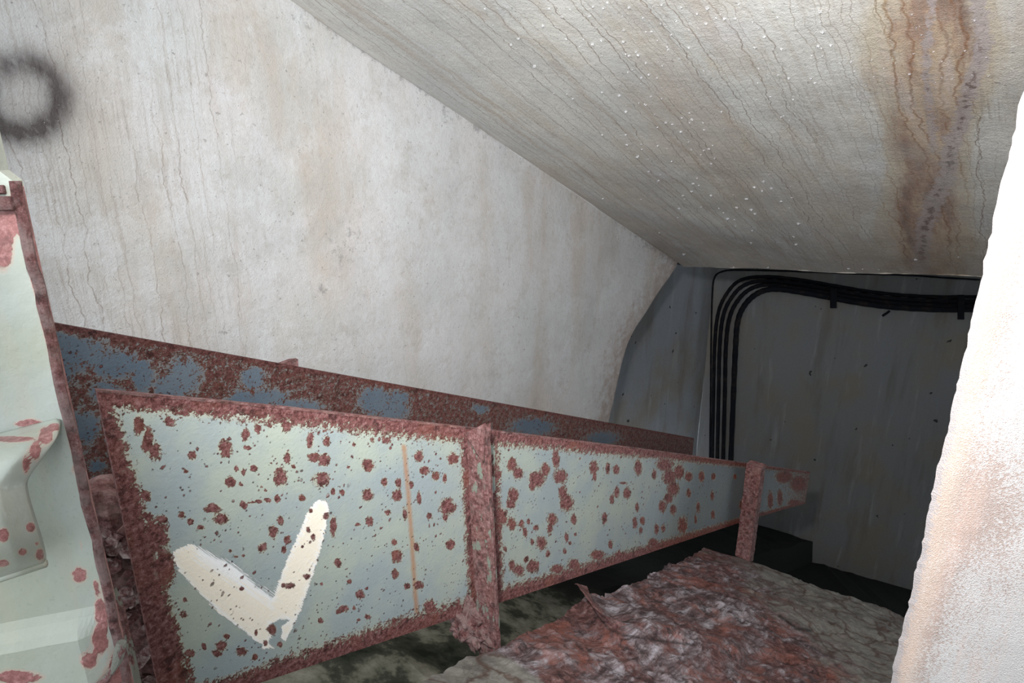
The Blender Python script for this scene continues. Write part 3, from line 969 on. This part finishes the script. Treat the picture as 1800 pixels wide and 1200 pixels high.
for v in vs:
    px, py = proj(v)
    f = -.4
    ex = 100 + (py - 660) * .236
    f = max(f, 1.15 - (ex - px) / 9 if py > 330 else -.4)
    for a, b, rx_, ry_ in dsp:
        q = math.hypot((px - a) / rx_, (py - b) / ry_)
        if q < 2: f = max(f, min(1, .5 + (1 - q) * .8))
    rust.append(max(-.4, min(1, f)))
mesh_obj('panel', vs, fs, M_door, door, rot=math.atan2(dX.y, dX.x), attrs=dict(rust=rust))
# rolled rusty edge strip
zE = hit(20, 318, *pl_d).z
path = [dpt(-.003, z_, .004) for z_ in [zE - (zE - dz0 - .02) * k / 120 for k in range(121)]]
path = [p + dX * .002 * fbm(p * 30) for p in path]
M_pink = rust_mat('pink_edge_rust', .7)
vs, fs = tube(path, .0048, 8, lambda t: 1.0)
o = mesh_obj('edge_strip', vs, fs, M_pink, door, rot=0); o['label'] = 'rust-red edge strip'
# weld seam that curls off the bottom corner
sp = catmull([hit(222, 1108, de, dN) + dN * .018, hit(214, 1140, de, dN) + dN * .020, hit(196, 1170, de, dN) + dN * .02, hit(160, 1212, de, dN) + dN * .02], 8)
vs, fs = tube(sp, .006, 8, lambda t: .8 + .25 * math.sin(t * 9))
o = mesh_obj('weld_seam', vs, fs, M_green, door, rot=0)
# hinge pin top left
hp = hit(2, 357, de, dN)
vs, fs = tube([hp - dX * .02 + dN * .006, hp + dX * .012 + dN * .006], .0065, 10)
o = mesh_obj('hinge_pin', vs, fs, M_pink, door, rot=0)
vs, fs = tube([hp - dX * .02 + dN * .002 + Z * .012, hp + dX * .006 + dN * .002 + Z * .012], .004, 8)
mesh_obj('hinge_leaf', vs, fs, M_flake_d, door, rot=0)

# handle: a bent bracket that ends in a stout round tube
def on_front(px, py, out): return hit(px, py, de + dN * out, dN)
prof = [(737, .002, 97), (744, .009, 102), (756, .022, 101), (772, .036, 97), (795, .048, 82), (822, .056, 62), (850, .064, 44), (872, .070, 45), (895, .073, 51), (918, .072, 58), (942, .069, 66), (962, .062, 72), (980, .052, 76), (992, .042, 77)]
pv = catmull([Vector(p) for p in prof], 6)
HU = 30
def hand(i, j):
    y_, out, xr = pv[i]
    u = j / (HU - 1)
    x_ = xr - 190 * u
    a = i / (len(pv) - 1)
    sl = .28 * (1 - a) * (-1 if a < .0 else 1) + -.0
    yy = y_ + (xr - x_) * (.26 * (1 - a) ** 1.3 + .36 * a * a * .9)
    bul = out * (1 + .22 * min(1, u * 4)) + .012 * math.sin(min(1, u * 2.2) * math.pi / 2) * (1 if a > .25 else a * 4)
    return on_front(x_, yy, bul)
vs, fs = grid_slab(len(pv), HU, hand, -dN * .007)
rr_ = []
hs = [(80, 765, 12, 16), (62, 792, 10, 20), (20, 772, 44, 6), (46, 815, 7, 20), (95, 750, 10, 8), (54, 926, 9, 9), (40, 970, 8, 7), (70, 975, 9, 12), (5, 990, 12, 7), (6, 940, 10, 14), (66, 955, 5, 4)]
for v in vs:
    px, py = proj(v); f = -.3
    for a, b, rx_, ry_ in hs:
        q = math.hypot((px - a) / rx_, (py - b) / ry_)
        f = max(f, min(1, .42 + (1 - q) * .8))
    rr_.append(f)
o = mesh_obj('handle', vs, fs, M_wetdoor, door, rot=0, sm=False, attrs=dict(rust=rr_)); o['label'] = 'scoop-shaped pull handle with a wet shine and rust spots'
for p_ in o.data.polygons: p_.use_smooth = len(p_.vertices) == 4
# rolled lip along the lower end of the handle
lipp = [hand(len(pv) - 1, j) - dN * .003 for j in range(HU)]
vs, fs = tube(lipp, .005, 10)
o = mesh_obj('handle_lip', vs, fs, M_door, door, rot=0, sm=True, attrs=dict(rust=[.3 if (k // 10) % 9 < 2 else -.3 for k in range(len(vs))]))

# ------------------------------------------------------------------ concrete ledge
pl_l = (LEDGE0, nceil)
outl = [(1242, 958), (1330, 990), (1430, 1020), (1520, 1050), (1600, 1086), (1760, 1150)]
left_l = [(1242, 958), (1150, 994), (1050, 1034), (960, 1068), (872, 1104)]
la = hit(1242, 958, *pl_l); lb = hit(1700, 1122, *pl_l)
lc = hit(860, 1108, *pl_l)
sA, tA, _ = st(la); sB, tB, _ = st(lb); sC, tC, _ = st(lc)
RL, CL = 260, 260
lc = lc - Y * .04; NL = la.lerp(lc, 1.35); FR = la + (lb - la) * 1.35; NR = hit(1625, 1285, *pl_l)
def led(i, j):
    # i: from far edge towards us, j: left edge to right
    a = (i / (RL - 1)) ** .8; b = j / (CL - 1)
    w = la.lerp(NL, a).lerp(FR.lerp(NR, a), b)
    s, t, z = st(w)
    e = min(a * 8, 1) * min(b * 8, 1)
    hgt = .030 * fbm(Vector((s * 3.2, t * 3.2, 0)), 5) * e + .009 * fbm(Vector((s * 14, t * 14, 3)), 5) - .012 * abs(fbm(Vector((s * 5, t * 5, 9)), 4)) - .02 * max(0, 1 - b * 5)
    hgt += .008 * max(0, fbm(Vector((s * 30, t * 30, 3)), 3))
    pfd = math.hypot(s - sl_ - .02, t - tl_ - .02)
    hgt *= min(1, max(0, (pfd - .08) / .12))
    x_, y_ = proj(w)
    # ridge of lifted scale: a curl running down from (1030,1020) then right
    rd = poly_d(x_, y_, [(1022, 1022), (1040, 1060), (1068, 1108), (1105, 1118), (1200, 1128), (1300, 1140)])
    hgt += .035 * math.exp(-(rd / 16) ** 2) * (1 if y_ > 1015 else 0)
    if j == 0 or i == 0: w = w + X * .02 * fbm(w * 6) + Y * .02 * fbm(w * 7)
    return w + Z * hgt
base_z = CAM.z + floor_z(8) 
vs = []
for i in range(RL):
    for j in range(CL): vs.append(led(i, j))
n0 = len(vs); fs = []
for i in range(RL - 1):
    for j in range(CL - 1):
        a = i * CL + j
        fs.append((a, a + 1, a + CL + 1, a + CL))
border = [j for j in range(CL)] + [i * CL + CL - 1 for i in range(1, RL)] + [(RL - 1) * CL + j for j in range(CL - 2, -1, -1)] + [i * CL for i in range(RL - 2, 0, -1)]
m_ = len(border)
for b in border:
    v = vs[b]; s, t, z = st(v)
    vs.append(W(s, t, floor_z(s) - .05))
for k in range(m_):
    k2 = (k + 1) % m_
    fs.append((border[k], border[k2], n0 + k2, n0 + k))
fs.append(tuple(n0 + k for k in range(m_)))
cr_, ck_ = [], []
for v in vs:
    px, py = proj(v)
    # bare concrete to the right, rust crust left/centre
    e = (px - (1310 + (py - 990) * .95)) / 110
    c = .95 - max(0, min(1, e * .5 + .5))
    if px < 1000: c -= max(0, min(.75, (py - 1135 - max(0, px - 880) * .7) / 30))
    cr_.append(c)
    cd = poly_d(px, py, [(1030, 1022), (1046, 1070), (1070, 1106), (1095, 1116), (1160, 1126), (1230, 1134)])
    cd2 = poly_d(px, py, [(1370, 1082), (1400, 1104), (1425, 1108)])
    ck_.append(max(0, 1 - cd / 4, 1 - cd2 / 5) * .95)
led_o = mesh_obj('concrete_ledge', vs, fs, M_ledge, origin=None, attrs=dict(crust=cr_, crack=ck_))
tag(led_o, 'sloping concrete ledge crusted with rust and pale scale below the beams', 'ledge')
# lifted sheet of rust scale standing on the ledge
shp = catmull([hit(1030, 1036, *pl_l), hit(1040, 1062, *pl_l), hit(1068, 1106, *pl_l), hit(1110, 1122, *pl_l), hit(1180, 1130, *pl_l)], 8)
hts = catmull([Vector((0, 0, .01)), Vector((0, 0, .055)), Vector((0, 0, .06)), Vector((0, 0, .035)), Vector((0, 0, .01))], 8)
ns = len(shp)
def scale_pt(i, j):
    b = j / 9
    w = shp[i] + Z * (hts[i].z * b + .012) - rgt * (.04 * b)
    return w + X * .006 * fbm(w * 25)
vs, fs = grid_slab(ns, 10, scale_pt, X * .005)
o = mesh_obj('rust_sheet', vs, fs, M_flake_d, led_o); o['label'] = 'curled sheet of rust scale lifting off the ledge'

# ------------------------------------------------------------------ cables on the far wall
ndir = bn if bn.dot(fwd) < 0 else -bn
bp0 = Vector((pb.x, pb.y, 0))
def onb(px, py, out=.05): return hit(px, py, bp0 + ndir * out, bn)
cabs = [
 ([(1722, 492), (1600, 484), (1480, 480), (1380, 476), (1300, 474), (1270, 477), (1256, 488), (1252, 520), (1250, 600), (1249, 700), (1247, 850)], .010, .028, 'thin black cable down the corner, leftmost on the far wall'),
 ([(1722, 522), (1620, 521), (1540, 514), (1470, 503), (1400, 491), (1340, 486), (1300, 493), (1276, 518), (1262, 552), (1256, 610), (1254, 700), (1251, 850)], .020, .06, 'leftmost strand of the bent black cable bundle on the far wall'),
 ([(1722, 529), (1620, 528), (1540, 521), (1470, 510), (1400, 498), (1345, 493), (1308, 501), (1285, 524), (1271, 556), (1265, 610), (1263, 700), (1260, 850)], .022, .11, 'black cable of the bent bundle, second strand from its left side'),
 ([(1722, 536), (1620, 535), (1540, 528), (1470, 517), (1400, 505), (1350, 500), (1318, 508), (1296, 529), (1282, 560), (1276, 610), (1274, 700), (1270, 850)], .024, .055, 'black cable of the bent bundle, second strand from its right side'),
 ([(1722, 544), (1620, 543), (1540, 536), (1470, 525), (1400, 512), (1358, 508), (1330, 516), (1309, 536), (1297, 564), (1293, 610), (1289, 700), (1283, 850)], .031, .12, 'thickest black cable of the bundle, innermost at the bend and rightmost going down'),
]
for k, (pts, r, outk, lab) in enumerate(cabs):
    pp = catmull([onb(a, b, outk) for a, b in pts], 10)
    pp = [p + Z * .003 * fbm(p * 2.5) for p in pp]
    vs, fs = tube(pp, r, 10, lambda t: 1 + .06 * math.sin(t * 190))
    tag(mesh_obj('cable', vs, fs, M_cable, sm=True, rot=0), lab, 'cable', 'cables on the far wall')
for (px, py, hh, lab) in ((1464, 522, 16, 'small dark clamp on the sagging cable run, left one of two'), (1688, 538, 20, 'small dark clamp on the cable run beside the bright right-hand wall')):
    c = [onb(px - 5, py - hh, .16), onb(px + 6, py - hh, .16), onb(px + 6, py + hh + 3, .16), onb(px - 5, py + hh + 3, .16)]
    vs, fs = prism(c, ndir * .012)
    bmo = mesh_obj('cable_clamp', vs, fs, M_cable, rot=0)
    tag(bmo, lab, 'clamp', 'clamps on the cables')
# a loose tie hanging from the lowest cable
vs, fs = tube(catmull([onb(1564, 546, .12), onb(1559, 550, .12), onb(1551, 555, .12)], 5), .014, 6)
tag(mesh_obj('cable_tie', vs, fs, M_cable, rot=0), 'loose stub of tie hanging under the sagging cables', 'tie')

# ------------------------------------------------------------------ water drops hanging from the ceiling
DR = [(277,32),(365,38),(330,68),(448,65),(523,8),(614,27),(586,66),(462,24),(475,118),(592,125),(747,98),(685,132),(708,130),(834,29),(900,56),(1017,74),(1075,18),(1107,62),(1180,30),(1062,75),(1160,118),(1135,90),(938,95),(348,162),(422,162),(460,182),(406,194),(497,168),(500,232),(643,216),(614,232),(652,228),(590,172),(774,196),(867,198),(866,124),(40,106),(6,34),(148,158),(250,105),(116,185),(214,275),(261,356),(352,395),(377,414),(295,392),(608,302),(628,292),(697,312),(666,325),(733,326),(500,385),(573,398),(705,404),(656,432),(679,437),(600,467),(722,482),(769,514),(797,521),(836,495),(880,500),(868,516),(925,515),(930,545),(1015,541),(832,552),(865,596),(877,628),(916,650),(950,625),(929,632),(500,566),(600,565),(605,606),(648,658),(735,612),(668,628),(697,720),(746,735),(732,765),(793,678),(884,771),(900,750),(908,780),(848,836),(878,804),(824,877),(841,822),(960,820),(992,877),(1068,872),(1030,918),(1058,924),(1129,880),(1145,898),(1064,952),(1129,1022),(1181,762),(1142,785),(1175,802),(1215,792),(1109,835),(1328,940),(845,1068),(502,836),(1145,198),(1222,207),(1257,204),(1185,150),(1465,188),(1288,326),(1242,314),(1412,190),(1430,130),(945,30),(752,18),(505,30),(790,145),(1420,45),(1240,70),(1000,60)]
drops = [(850 + a / 2.4, b / 2.4) for a, b in DR]
rg = random.Random(11)
for _ in range(60):
    drops.append((rg.uniform(1100, 1400), rg.uniform(5, 430)))
for _ in range(34):
    drops.append((rg.uniform(1420, 1740), rg.uniform(5, 150)))
for (a, b) in ((1492, 471), (1516, 472), (1290, 468), (1350, 469), (1610, 455), (1685, 451), (1545, 473)): drops.append((a, b))
# one drop mesh
bm = bmesh.new()
bmesh.ops.create_uvsphere(bm, u_segments=14, v_segments=10, radius=1)
for v in bm.verts:
    if v.co.z > 0: v.co.z *= .45
    else:
        v.co.z *= 1.0
me = bpy.data.meshes.new('water_drop')
bm.to_mesh(me); bm.free(); smooth(me); me.materials.append(M_water)
from mathutils.bvhtree import BVHTree
bpy.context.view_layer.update()
dg = bpy.context.evaluated_depsgraph_get()
bvh = BVHTree.FromObject(ce, dg)
cmi = ce.matrix_world.inverted()
proto = bpy.data.objects.new('water_drop', me)
for k, (px, py) in enumerate(drops):
    o = proto if k == 0 else proto.copy()
    C.objects.link(o)
    lo = cmi @ CAM; dr = (cmi.to_3x3() @ ray(px, py)).normalized()
    h = bvh.ray_cast(lo, dr)
    w = ce.matrix_world @ h[0] if h[0] is not None else hit(px, py, *pl_ceil)
    dist = (w - CAM).length
    sz = (.0010 + .0013 * rg.random() ** 1.5) * dist * (1.25 if k < 120 else .9)
    o.location = w - Z * sz * .35; o.scale = (sz, sz, sz * .9)
    tag(o, 'tiny clear water drop hanging from the sloping stained ceiling', 'water drop', 'water drops on the ceiling')

# fine beads of condensation on the left wall, far too many to count
vs, fs = [], []
rg = random.Random(5)
for k in range(420):
    if k < 300: px, py = rg.uniform(20, 420), rg.uniform(60, 640)
    else: px, py = rg.uniform(60, 1000), rg.uniform(60, 740)
    if py > 560 + (px - 65) * .18 - 8: continue
    w = hit(px, py, *pl_wall)
    if st(w)[2] > ceil_z(st(w)[0]) - .06: continue
    w = w + Y * (.010 * fbm(w * 1.7) - .0005)
    rr = rg.uniform(.0009, .0022) * (1.5 if rg.random() < .08 else 1)
    b0 = len(vs)
    vs.append(w - Y * rr * .8)
    for lev, (rad, dep) in enumerate(((.75, .5), (1., -.3))):
        for q in range(6):
            th = q * math.pi / 3
            vs.append(w - Y * rr * dep + X * rr * rad * math.cos(th) + Z * rr * rad * math.sin(th))
    for q in range(6):
        q2 = (q + 1) % 6
        fs.append((b0, b0 + 1 + q, b0 + 1 + q2)); fs.append((b0 + 1 + q, b0 + 7 + q, b0 + 7 + q2, b0 + 1 + q2))
    fs.append(tuple(b0 + 7 + q for q in range(6)))
cd_o = mesh_obj('condensation', vs, fs, M_water, sm=True)
tag(cd_o, 'fine glinting beads of condensation on the streaked white left wall', 'condensation', kind='stuff')
# ------------------------------------------------------------------ lights
def area(name, loc, target, size, power, col):
    l = bpy.data.lights.new(name, 'AREA'); l.size = size; l.energy = power; l.color = col
    o = bpy.data.objects.new(name, l); C.objects.link(o); o.location = loc
    o.rotation_euler = (target - loc).to_track_quat('-Z', 'Y').to_euler()
    return o
def spot(name, loc, target, size, power, col, rad):
    l = bpy.data.lights.new(name, 'SPOT'); l.spot_size = math.radians(size); l.spot_blend = 1.; l.energy = power; l.color = col
    l.shadow_soft_size = rad
    o = bpy.data.objects.new(name, l); C.objects.link(o); o.location = loc
    o.rotation_euler = (target - loc).to_track_quat('-Z', 'Y').to_euler()
spot('flash', CAM + Vector((-.10, .16, .22)), P(1150, 350, 3), 122, 150, (1., .985, .97), .05)
wld = bpy.data.worlds.new('world'); sc.world = wld; wld.use_nodes = True
bg = wld.node_tree.nodes['Background']; bg.inputs[0].default_value = (.86, .93, 1., 1); bg.inputs[1].default_value = 1.65

cam = bpy.data.cameras.new('camera'); cam.sensor_width = 36; cam.lens = F / 1800 * 36
cam.clip_start = .02
co = bpy.data.objects.new('camera', cam); C.objects.link(co)
co.location = CAM; co.rotation_euler = (math.pi / 2 - PITCH, 0, 0)
sc.camera = co
sc.view_settings.view_transform = 'Standard'; sc.view_settings.look = 'None'
sc.view_settings.gamma = 1; sc.view_settings.use_curve_mapping = False
sc.view_settings.exposure = .40
